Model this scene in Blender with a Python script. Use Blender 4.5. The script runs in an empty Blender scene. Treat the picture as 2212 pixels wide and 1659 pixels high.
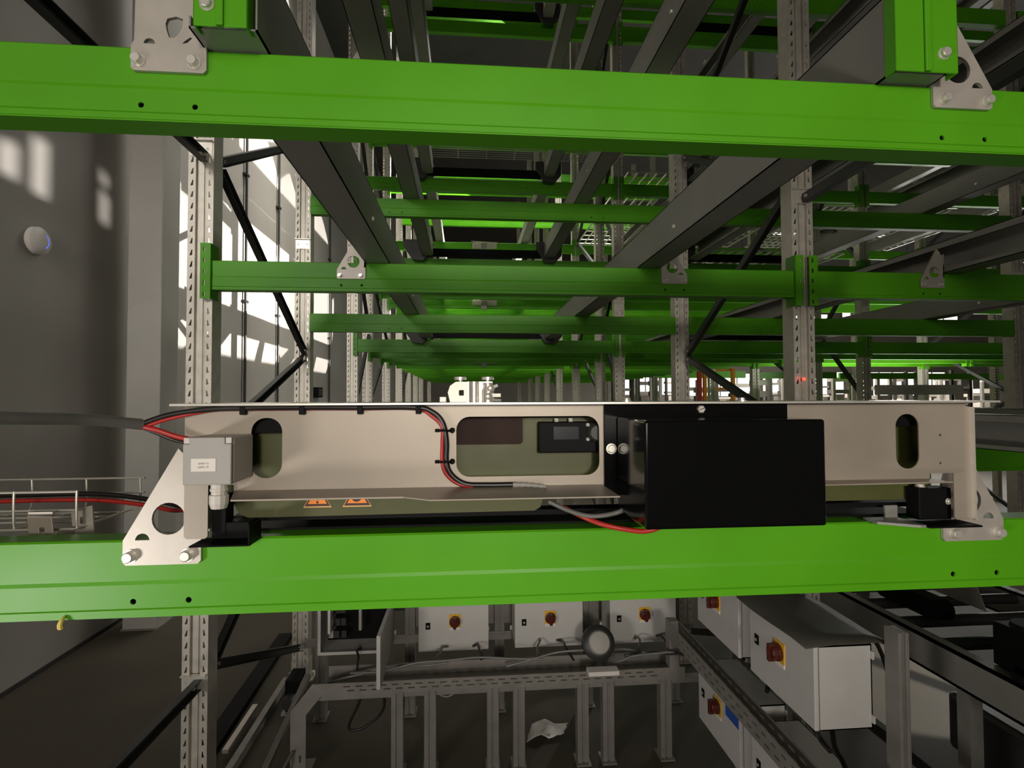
import bpy, bmesh, math, random
from mathutils import Vector, Matrix
from mathutils.geometry import tessellate_polygon
random.seed(7)
sc = bpy.context.scene
COL = sc.collection
PI = math.pi

# ------------------------------------------------------------------ camera
CZ = 1.9                                   # lens height above the floor
F_PX, YAW, PITCH, ROLL = 1143.5, .0845, .0272, -.0034
cd = bpy.data.cameras.new('camera'); cam = bpy.data.objects.new('camera', cd); COL.objects.link(cam)
cd.sensor_fit = 'HORIZONTAL'; cd.sensor_width = 36; cd.lens = 36 * F_PX / 2212
cd.clip_start = .02; cd.clip_end = 200
_fw = Vector((math.sin(YAW)*math.cos(PITCH), math.cos(YAW)*math.cos(PITCH), math.sin(PITCH)))
_rt = Vector((math.cos(YAW), -math.sin(YAW), 0)); _up = _rt.cross(_fw)
R_ = math.cos(ROLL)*_rt + math.sin(ROLL)*_up; U_ = math.cos(ROLL)*_up - math.sin(ROLL)*_rt
cam.matrix_world = Matrix(((R_.x, U_.x, -_fw.x, 0), (R_.y, U_.y, -_fw.y, 0), (R_.z, U_.z, -_fw.z, CZ), (0, 0, 0, 1)))
sc.camera = cam

def seen(x0, x1, y0, y1, z0, z1):
    """does the box reach into the photographed part of the hall (with a margin)?"""
    pts = []
    for x in (x0, x1):
        for y in (max(y0, .3), max(y1, .3)):
            for z in (z0, z1):
                v = Vector((x, y, z - CZ)); d = v.dot(_fw)
                if d < .05: return True
                pts.append((v.dot(R_)/d, v.dot(U_)/d))
    a, b = 1.0, .76
    return not (min(p[0] for p in pts) > a or max(p[0] for p in pts) < -a or min(p[1] for p in pts) > b or max(p[1] for p in pts) < -b)

# ------------------------------------------------------------------ world, exposure, large lights
w = bpy.data.worlds.new('hall'); sc.world = w; w.use_nodes = True
w.node_tree.nodes['Background'].inputs[0].default_value = (1.0, .93, .84, 1)
w.node_tree.nodes['Background'].inputs[1].default_value = .04
sc.view_settings.view_transform = 'Standard'; sc.view_settings.look = 'None'
sc.view_settings.exposure = 0.0; sc.view_settings.gamma = 1.0; sc.view_settings.use_curve_mapping = False

def area(name, loc, target, sx, sy, power, col=(1, .93, .83), spread=180):
    l = bpy.data.lights.new(name, 'AREA'); l.shape = 'RECTANGLE'; l.size = sx; l.size_y = sy; l.energy = power; l.color = col
    l.spread = math.radians(spread)
    o = bpy.data.objects.new(name, l); COL.objects.link(o); o.location = loc
    o.rotation_euler = (Vector(target) - Vector(loc)).to_track_quat('-Z', 'Y').to_euler(); return o
def spot(name, loc, target, power, deg, blend=.1, r=.02, col=(1, .95, .92)):
    l = bpy.data.lights.new(name, 'SPOT'); l.energy = power; l.spot_size = math.radians(deg); l.spot_blend = blend; l.shadow_soft_size = r; l.color = col
    o = bpy.data.objects.new(name, l); COL.objects.link(o); o.location = loc
    o.rotation_euler = (Vector(target) - Vector(loc)).to_track_quat('-Z', 'Y').to_euler(); return o
area('bay_light', (-.55, -1.9, 2.0), (-.1, 1.0, 1.95), .9, .7, 9)
area('bay_light', (.6, -6.8, 3.4), (.2, 3.0, 2.2), 2.6, 1.6, 80)
spot('centre_fill', (.45, -5.6, 2.6), (.40, 1.0, 2.15), 760, 29, 1.0, .35, (1, .93, .83))  # added spot fill, brighter in the middle to imitate lens vignetting
area('floor_lamp', (-2.0, -.7, 1.0), (1.1, 2.2, .8), .5, .4, 13, (1, .95, .9), 110)
area('aisle_fill', (-2.3, -3.2, 4.2), (-2.6, 4.7, 2.6), 1.2, 1, 16, (1, .95, .88), 50)  # added fill for the column's front face
area('hall_and_fill_light', (5.7, 7.0, 2.0), (5.7, 7.0, 5), 2.2, 1.2, 45, (1, .97, .93))  # added uplight inside the rack to brighten the third-bay shelves
area('aisle_fill', (-1.7, 7.8, 8.9), (-3.3, 7.8, 6.6), .8, 13, 400, (1, .95, .88), 110)  # added fill that brightens the upper left wall
area('hall_and_fill_light', (17, 22, 4.6), (17, 22, 0), 14, 7, 1900)
area('hall_and_fill_light', (13, 12.5, 3.4), (5, 9.5, 3.3), 5, 2.4, 420, (1, .97, .93))  # added side fill for the rails and shelves on the right
spot('daylight_beam', (2.4, 8.56, 3.9), (-2.97, 7.15, 3.95), 4600, 42, .04, .012)
spot('daylight_beam', (2.4, 8.56, 6.3), (-2.97, 7.6, 7.4), 3600, 36, .04, .012)
spot('daylight_beam', (2.4, 11.55, 3.9), (-2.97, 10.2, 3.9), 3600, 40, .04, .012)
spot('daylight_beam', (4.0, -3.0, 3.74), (-2.97, 4.05, 3.6), 9500, 12, .04, .004)
spot('daylight_beam', (5.4, 2.6, 2.0), (3.05, 3.3, 0), 600, 22, .2)
spot('daylight_beam', (1.4, 4.6, 1.4), (.5, 3.0, 0), 14, 16, .4)

# ------------------------------------------------------------------ materials
def mat(name, col, rough=.5, metal=0.0, *a, spec=.5, **k):
    m = mat0(name, col, rough, metal, *a, **k); m.node_tree.nodes['Principled BSDF'].inputs['Specular IOR Level'].default_value = spec; return m
def mat0(name, col, rough=.5, metal=0.0, noise=.0, scale=8.0, bump=0.0, bscale=60, rvar=.0, emit=None, coat=0, stretch=None, col2=None):
    m = bpy.data.materials.new(name); m.use_nodes = True
    nt = m.node_tree; b = nt.nodes['Principled BSDF']
    b.inputs['Base Color'].default_value = (*col, 1); b.inputs['Roughness'].default_value = rough; b.inputs['Metallic'].default_value = metal
    if coat: b.inputs['Coat Weight'].default_value = coat; b.inputs['Coat Roughness'].default_value = .06
    if emit:
        b.inputs['Emission Color'].default_value = (*emit[0], 1); b.inputs['Emission Strength'].default_value = emit[1]
    tc = nt.nodes.new('ShaderNodeTexCoord'); mp = nt.nodes.new('ShaderNodeMapping'); nt.links.new(tc.outputs['Object'], mp.inputs[0])
    if stretch: mp.inputs['Scale'].default_value = stretch
    if noise or rvar or col2:
        n = nt.nodes.new('ShaderNodeTexNoise'); n.inputs['Scale'].default_value = scale; n.inputs['Detail'].default_value = 5; nt.links.new(mp.outputs[0], n.inputs['Vector'])
        if noise or col2:
            cr = nt.nodes.new('ShaderNodeValToRGB'); nt.links.new(n.outputs['Fac'], cr.inputs[0])
            c2 = col2 or tuple(min(1, c*(1+noise)) for c in col)
            cr.color_ramp.elements[0].position = .3; cr.color_ramp.elements[1].position = .7
            cr.color_ramp.elements[0].color = (*[c*(1-noise) for c in col], 1); cr.color_ramp.elements[1].color = (*c2, 1)
            nt.links.new(cr.outputs[0], b.inputs['Base Color'])
        if rvar:
            mr = nt.nodes.new('ShaderNodeMapRange'); nt.links.new(n.outputs['Fac'], mr.inputs[0])
            mr.inputs[3].default_value = max(.02, rough-rvar); mr.inputs[4].default_value = min(1, rough+rvar); nt.links.new(mr.outputs[0], b.inputs['Roughness'])
    if bump:
        n2 = nt.nodes.new('ShaderNodeTexNoise'); n2.inputs['Scale'].default_value = bscale; nt.links.new(mp.outputs[0], n2.inputs['Vector'])
        bp = nt.nodes.new('ShaderNodeBump'); bp.inputs['Strength'].default_value = bump; bp.inputs['Distance'].default_value = .002
        nt.links.new(n2.outputs['Fac'], bp.inputs['Height']); nt.links.new(bp.outputs[0], b.inputs['Normal'])
    return m
M = dict(
 green=mat('green_paint', (.085, .345, .006), .40, 0, .06, 5, .04, 30, .06, spec=.3),
 zinc=mat('zinc_steel', (.50, .455, .40), .42, .4, .10, 14, .05, 90, .10),
 panel=mat('brushed_zinc_sheet', (.345, .295, .24), .42, .25, .06, 9, .03, 120, .08),
 edge=mat('bright_cut_steel', (.80, .76, .68), .3, .6, .05, 20),
 upright=mat('galvanised_upright', (.58, .54, .47), .45, .5, .12, 20, .05, 80, .1),
 rail=mat('grey_rail_steel', (.26, .25, .225), .45, .2, .08, 6, .03, 60, .08),
 dark=mat('dark_steel', (.045, .045, .042), .45, .4, .1, 10),
 black=mat('black_plastic', (.005, .005, .005), .55, 0, .1, 20, spec=.1),
 gloss=mat('glossy_black_sheet', (.003, .003, .0032), .12, 0, 0, 5, .0, 40, .03, spec=.45),
 olive=mat('olive_zinc', (.066, .070, .015), .5, .05, .10, 12, .03, 90, .08),
 copper=mat('brown_plate', (.034, .017, .012), .6, 0, .2, 10, spec=.15),
 grey=mat('grey_plastic', (.36, .34, .31), .55, 0, .03, 20, .04, 200),
 lgrey=mat('pale_grey_plastic', (.56, .52, .47), .5, 0, .03, 20),
 white=mat('white_paper', (.72, .68, .62), .7, 0, .02, 10),
 ink=mat('grey_ink', (.18, .17, .15), .8),
 cabinet=mat('cabinet_paint', (.52, .50, .47), .55, 0, .03, 12, .05, 260),
 slot=mat('slotted_channel_steel', (.26, .24, .215), .5, .3, .12, 14, .04, 90),
 frame=mat('frame_profile', (.25, .235, .21), .5, .3, .1, 14),
 orange=mat('orange_sticker', (.95, .27, .03), .5, 0, .03, 10),
 sborder=mat('sticker_border', (.72, .42, .14), .5),
 sblack=mat('sticker_black', (.05, .012, .006), .5),
 red=mat('red_cable', (.42, .022, .018), .4, 0, .05, 30),
 cable=mat('black_cable', (.014, .012, .011), .35, 0, .1, 30),
 gcable=mat('grey_cable', (.13, .125, .115), .4, 0, .1, 30),
 yellow=mat('yellow_plate', (.75, .40, .02), .45),
 redknob=mat('red_brown_knob', (.075, .010, .004), .35),
 blue=mat('blue_label', (.02, .08, .36), .5),
 wall=mat('wall_panel', (.31, .29, .26), .62, 0, .06, 1.2, .05, 40),
 column=mat('column_paint', (.42, .40, .36), .6, 0, .04, 3, .05, 60),
 floor=mat('concrete_floor', (.068, .057, .038), .75, 0, .16, 2.2, .15, 30, .1),
 ceil=mat('ceiling_sheet', (.06, .058, .052), .8, 0, .1, 2),
 wire=mat('zinc_wire', (.70, .66, .58), .35, .6),
 lamp=mat('sensor_white', (.55, .52, .48), .45),
 led=mat('blue_led', (.05, .07, .4), .4, 0, 0, 5, 0, 60, 0, ((.12, .2, 1), .9)),
 redled=mat('red_led', (.4, .02, .01), .4, 0, 0, 5, 0, 60, 0, ((1, .06, .03), 3)),
 lampglow=mat('lamp_diffuser', (.8, .8, .8), .4, 0, 0, 5, 0, 60, 0, ((1, .96, .88), 6)),
 day=mat('daylit_window', (.8, .8, .78), .4, 0, 0, 5, 0, 60, 0, ((1, .97, .90), 1.25)),
 amber=mat('amber_paint', (.85, .36, .01), .45),
 tape=mat('yellow_tape', (.75, .58, .14), .6),
 screen=mat('dark_screen', (.012, .012, .014), .2),
)

# ------------------------------------------------------------------ mesh builder
class MB:
    def __init__(s): s.v = []; s.f = []
    def add(s, vs, fs):
        o = len(s.v); s.v += [tuple(v) for v in vs]; s.f += [tuple(i+o for i in f) for f in fs]; return s
    def box(s, x0, x1, y0, y1, z0, z1):
        return s.add([(x, y, z) for x in (x0, x1) for y in (y0, y1) for z in (z0, z1)],
                     [(0, 1, 3, 2), (4, 6, 7, 5), (0, 4, 5, 1), (2, 3, 7, 6), (0, 2, 6, 4), (1, 5, 7, 3)])
    def bar(s, a, b, wd, ht, up=(0, 0, 1)):
        a, b = Vector(a), Vector(b); d = (b-a).normalized(); r = d.cross(Vector(up)).normalized(); u = r.cross(d)
        vs = [p + r*i*wd/2 + u*j*ht/2 for p in (a, b) for i, j in ((-1, -1), (1, -1), (1, 1), (-1, 1))]
        return s.add(vs, [(3, 2, 1, 0), (4, 5, 6, 7)] + [(i, (i+1) % 4, (i+1) % 4+4, i+4) for i in range(4)])
    def cyl(s, a, b, r0, r1=None, n=16):
        r1 = r0 if r1 is None else r1
        a, b = Vector(a), Vector(b); d = (b-a).normalized(); t = Vector((0, 0, 1)) if abs(d.z) < .9 else Vector((1, 0, 0))
        u = d.cross(t).normalized(); w_ = d.cross(u)
        vs = [p + (u*math.cos(2*PI*i/n) + w_*math.sin(2*PI*i/n))*r for p, r in ((a, r0), (b, r1)) for i in range(n)]
        return s.add(vs, [tuple(range(n)), tuple(range(2*n-1, n-1, -1))] + [(i, (i+1) % n, (i+1) % n+n, i+n) for i in range(n)])
    def lathe(s, base, axis, prof, n=24):
        """prof: (radius, height) pairs along axis"""
        a = Vector(base); d = Vector(axis).normalized(); t = Vector((0, 0, 1)) if abs(d.z) < .9 else Vector((1, 0, 0))
        u = d.cross(t).normalized(); w_ = d.cross(u); vs = []; fs = []
        for r, h in prof: vs += [a + d*h + (u*math.cos(2*PI*i/n) + w_*math.sin(2*PI*i/n))*r for i in range(n)]
        for k in range(len(prof)-1): fs += [(k*n+i, k*n+(i+1) % n, (k+1)*n+(i+1) % n, (k+1)*n+i) for i in range(n)]
        fs += [tuple(range(n)), tuple(range(len(prof)*n-1, (len(prof)-1)*n-1, -1))]
        return s.add(vs, fs)
    def tube(s, pts, r, n=10, sub=6):
        P = [Vector(p) for p in pts]; C = []
        for i in range(len(P)-1):
            p0 = P[max(i-1, 0)]; p1 = P[i]; p2 = P[i+1]; p3 = P[min(i+2, len(P)-1)]
            for k in range(sub):
                t = k/sub; C.append(.5*((2*p1) + (p2-p0)*t + (2*p0-5*p1+4*p2-p3)*t*t + (3*p1-p0-3*p2+p3)*t**3))
        C.append(P[-1]); vs = []; fs = []; u = None
        for i, c in enumerate(C):
            d = (C[min(i+1, len(C)-1)] - C[max(i-1, 0)]).normalized()
            if u is None: u = d.orthogonal().normalized()
            u = (u - d*u.dot(d)).normalized(); w_ = d.cross(u)
            rr = r if not callable(r) else r(i/(len(C)-1))
            vs += [c + (u*math.cos(2*PI*k/n) + w_*math.sin(2*PI*k/n))*rr for k in range(n)]
        for i in range(len(C)-1): fs += [(i*n+k, i*n+(k+1) % n, (i+1)*n+(k+1) % n, (i+1)*n+k) for k in range(n)]
        fs += [tuple(range(n)), tuple(range(len(vs)-1, len(vs)-n-1, -1))]
        return s.add(vs, fs)
    def plate(s, outer, holes, t0, t1, fn):
        """flat plate with holes: 2-D outline, thickness t0..t1, fn(a, b, t) -> xyz"""
        loops = [outer] + list(holes); flat = [p for l in loops for p in l]; n = len(flat)
        tr = tessellate_polygon([[Vector((a, b, 0)) for a, b in l] for l in loops])
        vs = [fn(a, b, t0) for a, b in flat] + [fn(a, b, t1) for a, b in flat]
        fs = [tuple(t) for t in tr] + [tuple(i+n for i in reversed(t)) for t in tr]; o = 0
        for l in loops:
            m = len(l); fs += [(o+i, o+(i+1) % m, o+(i+1) % m+n, o+i+n) for i in range(m)]; o += m
        return s.add(vs, fs)
    def prism(s, prof, x0, x1):
        """profile of (y, z) extruded along X"""
        m = len(prof); vs = [(x, y, z) for x in (x0, x1) for y, z in prof]
        return s.add(vs, [tuple(range(m)), tuple(range(2*m-1, m-1, -1))] + [(i, (i+1) % m, (i+1) % m+m, i+m) for i in range(m)])
    def mesh(s, name, mt, smooth=False):
        me = bpy.data.meshes.new(name); me.from_pydata(s.v, [], s.f); bm = bmesh.new(); bm.from_mesh(me)
        bmesh.ops.recalc_face_normals(bm, faces=bm.faces[:]); bm.to_mesh(me); bm.free()
        if smooth:
            for p in me.polygons: p.use_smooth = True
            try: me.set_sharp_from_angle(angle=math.radians(40))
            except Exception: pass
        me.materials.append(mt); return me
    def build(s, name, mt, parent=None, smooth=False, bevel=0, seg=2):
        o = bpy.data.objects.new(name, s.mesh(name, mt, smooth)); COL.objects.link(o)
        if parent:
            o.parent = parent; o.matrix_parent_inverse = Matrix.Translation(-root_loc(parent))
        if bevel:
            b = o.modifiers.new('bevel', 'BEVEL'); b.width = bevel; b.segments = seg; b.limit_method = 'ANGLE'; b.angle_limit = math.radians(35)
        return o
def world_of(o):
    m = o.matrix_basis.copy()
    return world_of(o.parent) @ o.matrix_parent_inverse @ m if o.parent else m
def root_loc(o): return world_of(o).translation
def XZ(a, b, t): return (a, t, b)
def XY(a, b, t): return (a, b, t)
def YZ(a, b, t): return (t, a, b)
def rrect(x0, x1, z0, z1, r, n=6):
    out = []
    for cx, cz, a0 in ((x1-r, z1-r, 0), (x0+r, z1-r, 90), (x0+r, z0+r, 180), (x1-r, z0+r, 270)):
        for i in range(n+1):
            a = math.radians(a0+90*i/n); out.append((cx+r*math.cos(a), cz+r*math.sin(a)))
    return out
def circ(x, z, r, n=20, a0=0, a1=360):
    full = abs(a1-a0) >= 360
    return [(x+r*math.cos(math.radians(a0+(a1-a0)*i/(n if full else n-1))), z+r*math.sin(math.radians(a0+(a1-a0)*i/(n if full else n-1)))) for i in range(n)]

def tag(o, label, cat, group=None):
    o['label'] = label; o['category'] = cat
    if group: o['group'] = group
    return o
def thing(name, label, cat, loc=(0, 0, 0), group=None):
    o = bpy.data.objects.new(name, None); COL.objects.link(o); o.location = loc; o.empty_display_size = .05
    return tag(o, label, cat, group)
def struct(o): o['kind'] = 'structure'; return o
def copy_tree(o, parent=None):
    c = o.copy(); COL.objects.link(c)
    if parent: c.parent = parent
    for ch in [k for k in bpy.data.objects if k.parent == o]: copy_tree(ch, c)
    return c
def bolt(parent, x, y, z, r=.0085, h=.009, axis=(0, -1, 0), m='edge', name='bolt'):
    return MB().lathe((x, y, z), axis, [(r*1.25, 0), (r*1.25, h*.2), (r, h*.2), (r, h*.85), (r*.8, h)], 6 if r < .004 else 14).build(name, M[m], parent)

# ------------------------------------------------------------------ room shell
WX = -2.97
struct(MB().box(-3.3, 34, -4, 32, -.2, 0).build('floor', M['floor']))
struct(MB().box(WX-.2, WX, -4, 32, 0, 9.6).build('wall_left', M['wall']))
struct(MB().box(-3.2, 34, 32, 32.2, 0, 9.6).build('wall_back', M['wall']))
struct(MB().box(34, 34.2, -4, 32.2, 0, 9.6).build('wall_right', M['wall']))
struct(MB().box(-3.2, 34.2, -4, 32.2, 9.6, 9.8).build('ceiling', M['ceil']))
struct(MB().box(WX, WX+.012, -4, 32, 0, .03).build('baseboard_left', M['dark']))
k = 1
for x0, x1, z0, z1 in ((9, 13, 2.1, 3.3), (13.6, 18, 2.0, 3.4), (18.6, 24, 2.1, 3.5), (24.6, 31, 2.0, 3.5), (17, 23, 6.1, 7.2), (24, 32, 6.0, 7.4)):
    wn = MB()
    wn.plate([(x0-.08, z0-.08), (x1+.08, z0-.08), (x1+.08, z1+.08), (x0-.08, z1+.08)], [[(x0, z0), (x1, z0), (x1, z1), (x0, z1)]], 31.93, 32.0, XZ)
    n = int((x1-x0)/.9)
    for i in range(1, n): wn.box(x0+(x1-x0)*i/n-.03, x0+(x1-x0)*i/n+.03, 31.94, 31.99, z0, z1)
    o = struct(wn.build('window_%d' % k, M['frame']))
    g = MB().box(x0, x1, 31.97, 31.985, z0, z1).build('pane', M['day'], o); k += 1

# added unseen panel, its slits shape a spot into the wall's light patches
S0 = Vector((4.0, -3.0, 3.74)); hl = []
for y0, y1, z0, z1, z2 in ((3.52, 3.74, 3.36, 3.56, 3.62), (3.78, 3.99, 3.33, 3.70, 3.76), (4.20, 4.27, 3.64, 3.80, 3.82), (4.20, 4.27, 3.34, 3.61, 3.61), (4.46, 4.60, 3.66, 3.80, 3.75), (4.46, 4.62, 3.35, 3.62, 3.58)):
    q = []
    for yy, zz in ((y0, z0), (y1, z0), (y1, z2), (y0, z1)):
        p = Vector((WX, yy, zz)); v = S0.lerp(p, (-2.5-S0.y)/(p.y-S0.y)); q.append((v.x, v.z))
    hl.append(q)
struct(MB().plate([(3.1, 0), (4.3, 0), (4.3, 4.3), (3.1, 4.3)], hl, -2.5, -2.495, XZ).build('slit_mask_panel', M['wall']))

# column and the round detector on the left wall
c = thing('wall_column', 'plain grey painted column standing in front of the left wall', 'column', (-2.7, 4.8, 0))
MB().box(-2.83, -2.56, 4.66, 4.93, 0, 9.6).build('shaft', M['column'], c, bevel=.006)
MB().box(-2.84, -2.55, 4.65, 4.94, 0, .012).build('base_plate', M['frame'], c)
c = thing('wall_sensor', 'round white detector with a blue light arc on the left wall', 'sensor', (WX, 3.88, 2.995))
MB().lathe((WX, 3.88, 2.995), (1, 0, 0), [(.085, 0), (.095, .01), (.095, .04), (.08, .055), (.03, .062)], 32).build('housing', M['lamp'], c, True)
MB().tube([(WX+.058, 3.88+.05*math.cos(a), 2.995+.05*math.sin(a)) for a in [math.radians(-60+12*i) for i in range(11)]], .004, 8, 2).build('light_arc', M['led'], c, True)
for i, (y, z0, lab) in enumerate(((7.28, 0.2, 'thin conduit on the left wall, nearer the wall column'), (8.5, .2, 'thin conduit on the left wall, farther from the wall column'), (11.6, .2, 'thin conduit on the left wall, deepest of three'))):
    c = thing('wall_conduit', lab, 'conduit', (WX+.03, y, z0), 'thin conduits up the left wall')
    MB().cyl((WX+.035, y, z0), (WX+.035, y, 8.5), .017, n=10).build('pipe', M['dark'], c, True)
    for z in (1.6, 3.2, 4.9, 6.5): MB().box(WX, WX+.055, y-.05, y+.05, z-.015, z+.015).build('clamp', M['dark'], c)
c = thing('wall_socket', 'small dark socket box low on the left wall behind the second posts', 'socket', (WX, 10.6, 2.05))
MB().box(WX, WX+.1, 10.5, 10.85, 1.93, 2.13).build('housing', M['black'], c, bevel=.01)
MB().box(WX+.1, WX+.108, 10.55, 10.8, 1.96, 2.1).build('cover', M['dark'], c)

# ------------------------------------------------------------------ rack grid
RY = [.919, 2.328, 3.734, 5.32, 6.1, 6.8, 7.5, 8.2, 8.9, 9.6, 10.3, 11.0, 11.7, 12.4, 13.1, 14.5, 15.9]
RW = ['front', 'second', 'third', 'fourth', 'fifth', 'sixth', 'seventh', 'eighth', 'ninth', 'tenth', 'eleventh', 'twelfth', 'thirteenth', 'fourteenth', 'fifteenth', 'sixteenth', 'seventeenth']
PR = (1, 2, 3, 4, 6, 8, 10, 12, 14, 16)      # rows that have posts
LZ = [1.671, 2.49, 3.306, 4.122, 4.938, 5.754, 6.57, 7.386]
LW = ['at carriage level', 'one level up', 'two levels up', 'three levels up', 'four levels up', 'five levels up', 'six levels up', 'seven levels up']
BX = [-1.132, 1.568, 4.268, 6.968, 9.668]
BW = ['leftmost bay', 'second bay', 'third bay', 'fourth bay']
PW = ['leftmost post line', 'second post line', 'third post line', 'fourth post line', 'fifth post line']
BL = 2.7 - .102
# -- green beam: profile along X from 0 to BL, front face at y=0, top at z=0
def beam_meshes():
    b = MB(); hs = []
    for hx in (.591-.051, .677-.051, 2.029-.051, 2.117-.051):
        hs.append(circ(hx, -.099, .0048, 12))
    up = [(0, -.066), (BL, -.066), (BL, -.003), (0, -.003)]
    b.plate(up, [], 0, .002, XZ)
    b.plate([(0, -.110), (BL, -.110), (BL, -.072), (0, -.072)], hs, -.0012, .002, XZ)
    b.prism([(-.0012, -.072), (0, -.066), (.002, -.066), (.002, -.072)], 0, BL)
    b.prism([(-.0015, -.1125), (.0, -.111), (.05, -.111), (.05, -.0), (.003, 0), (0, -.003), (.002, -.003), (.048, -.002), (.048, -.123), (.002, -.123), (-.0015, -.1225)], 0, BL)
    b.prism([(-.0012, -.110), (.003, -.1125), (.004, -.1125), (.004, -.108), (.002, -.108)], 0, BL)
    b.box(0, BL, .0, .05, -.125, -.122)
    ends = []
    for sx in (0, 1):
        e = MB(); x0 = 0 if sx == 0 else BL
        sgn = 1 if sx == 0 else -1
        # plate against the post's face with claw holes, folded to the beam's end
        hl = []
        for i in range(5):
            zc = .045 - i*.048; xa = x0 - sgn*.022
            hl.append([(xa-.004, zc-.009), (xa+.004, zc-.011), (xa+.005, zc+.009), (xa-.003, zc+.011)])
        e.plate([(min(x0-sgn*.038, x0+sgn*.001), -.165), (max(x0-sgn*.038, x0+sgn*.001), -.165), (max(x0-sgn*.038, x0+sgn*.001), .07), (min(x0-sgn*.038, x0+sgn*.001), .07)], hl, -.014, -.010, XZ)
        e.box(min(x0, x0+sgn*.004), max(x0, x0+sgn*.004), -.014, .06, -.165, .07)
        ends.append(e)
    return b.mesh('beam_body', M['green']), [e.mesh('end_connector', M['green']) for e in ends]
BM, EM = beam_meshes()
for r, y in enumerate(RY):
    for l, z in enumerate(LZ):
        for b in range(4):
            if b == 3 and r < 4: continue
            if l == 0 and (r > 3 or (r > 0 and b == 0)): continue
            if r > 6 and b > 1: continue
            if r > 8 and l > 4: continue
            if r not in PR and r and l > 2: continue
            x = BX[b] + .051
            if not seen(x, x+BL, y, y+.05, z-.12, z): continue
            t = thing('rack_beam', 'green steel rack beam of the %s row, %s, %s' % (RW[r], LW[l], BW[b]), 'rack beam', (x, y, z), 'green rack beams')
            for nm, me in (('beam_body', BM), ('end_connector', EM[0]), ('end_connector', EM[1])):
                if nm == 'end_connector' and (r > 6 or r == 2): continue
                o = bpy.data.objects.new(nm, me); COL.objects.link(o); o.parent = t

# -- perforated uprights: front face toward -Y at y=0, centre x=0
UH = 7.9
def upright_meshes():
    f = MB(); p = .05; n = int(UH/p)
    for side in (-1, 1):
        x0, x1 = (-.05, -.020) if side < 0 else (.020, .05)
        xc = (x0+x1)/2
        for i in range(n):
            z0 = i*p; zc = z0+.025; s = side
            hole = [(xc-.0015-s*.002, zc+.013), (xc+.0025-s*.002, zc+.013), (xc+.004+s*.0005, zc-.004), (xc+.005+s*.002, zc-.011), (xc-.006+s*.002, zc-.013), (xc-.004+s*.0005, zc-.002)]
            f.plate([(x0, z0), (x1, z0), (x1, z0+p), (x0, z0+p)], [hole], 0, .002, XZ)
    # recessed centre channel
    f.box(-.022, -.020, 0, .016, 0, UH); f.box(.020, .022, 0, .016, 0, UH)
    f.box(-.021, -.008, .014, .016, 0, UH); f.box(.008, .021, .014, .016, 0, UH)
    f.box(-.009, .009, .008, .010, 0, UH); f.box(-.010, -.008, .008, .016, 0, UH); f.box(.008, .010, .008, .016, 0, UH)
    # flanges running back, with lips
    f.box(-.052, -.050, 0, .085, 0, UH); f.box(.050, .052, 0, .085, 0, UH)
    f.box(-.052, -.035, .083, .085, 0, UH); f.box(.035, .052, .083, .085, 0, UH)
    foot = MB().box(-.09, .09, -.03, .11, 0, .008)
    foot.box(-.056, -.052, -.004, .09, 0, .12).box(.052, .056, -.004, .09, 0, .12)
    for sx in (-.075, .075): foot.cyl((sx, .04, .008), (sx, .04, .03), .009, n=8)
    sp = MB().plate([(-.046, -.03), (.046, -.03), (.046, .035), (-.046, .035)], [circ(-.028, 0, .006, 10), circ(.028, 0, .006, 10)], -.003, 0, XZ)
    sp.box(-.05, .05, -.02, .0, .033, .037)
    return f.mesh('post_profile', M['upright']), foot.mesh('foot_plate', M['upright']), sp.mesh('splice_plate', M['edge'])
UM, FM, SM = upright_meshes()
for r, y in enumerate(RY):
    if r not in PR: continue
    for c_, x in enumerate(BX):
        if c_ == 4 and r < 5: continue
        if r > 9 and c_ > 2: continue
        if not seen(x-.05, x+.05, y, y+.09, 0, UH): continue
        t = thing('rack_upright', 'perforated galvanised rack upright of the %s row, %s' % (RW[r], PW[c_]), 'rack upright', (x, y+.012, 0), 'perforated rack uprights')
        parts = [('post_profile', UM, 0)]
        if r < 6: parts.append(('foot_plate', FM, 0))
        if r < 4: parts += [('splice_plate', SM, 2.97 if c_ == 0 else 2.84), ('splice_plate', SM, .72)]
        for nm, me, dz in parts:
            o = bpy.data.objects.new(nm, me); COL.objects.link(o); o.parent = t; o.location = (0, 0, dz)

# -- bracing between the rows
def brace(x, y0, z0, y1, z1, lab, wd=.03, ht=.04):
    if not seen(x-.05, x+.05, min(y0, y1), max(y0, y1), min(z0, z1), max(z0, z1)): return
    t = thing('frame_brace', lab, 'brace', (x, y0, z0), 'dark steel frame braces')
    m = MB(); a, b = Vector((x, y0, z0)), Vector((x, y1, z1)); d = (b-a).normalized(); up = Vector((1, 0, 0)).cross(d)
    if abs(d.z) > .1: a += d*.045; b -= d*.045
    m.bar(a, b, .003, ht, up); m.bar(a+Vector((wd/2, 0, 0))+up*ht/2, b+Vector((wd/2, 0, 0))+up*ht/2, wd, .003, up); m.bar(a+Vector((wd/2, 0, 0))-up*ht/2, b+Vector((wd/2, 0, 0))-up*ht/2, wd, .003, up)
    m.build('channel', M['dark'], t)
    for p in (a+d*.03, b-d*.03): MB().cyl(p-Vector((.008, 0, 0)), p+Vector((.008+wd*.3, 0, 0)), .009, n=8).build('bolt', M['zinc'], t)
PS = ['left post line', 'second post line', 'third post line', 'fourth post line', 'fifth post line']
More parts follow.
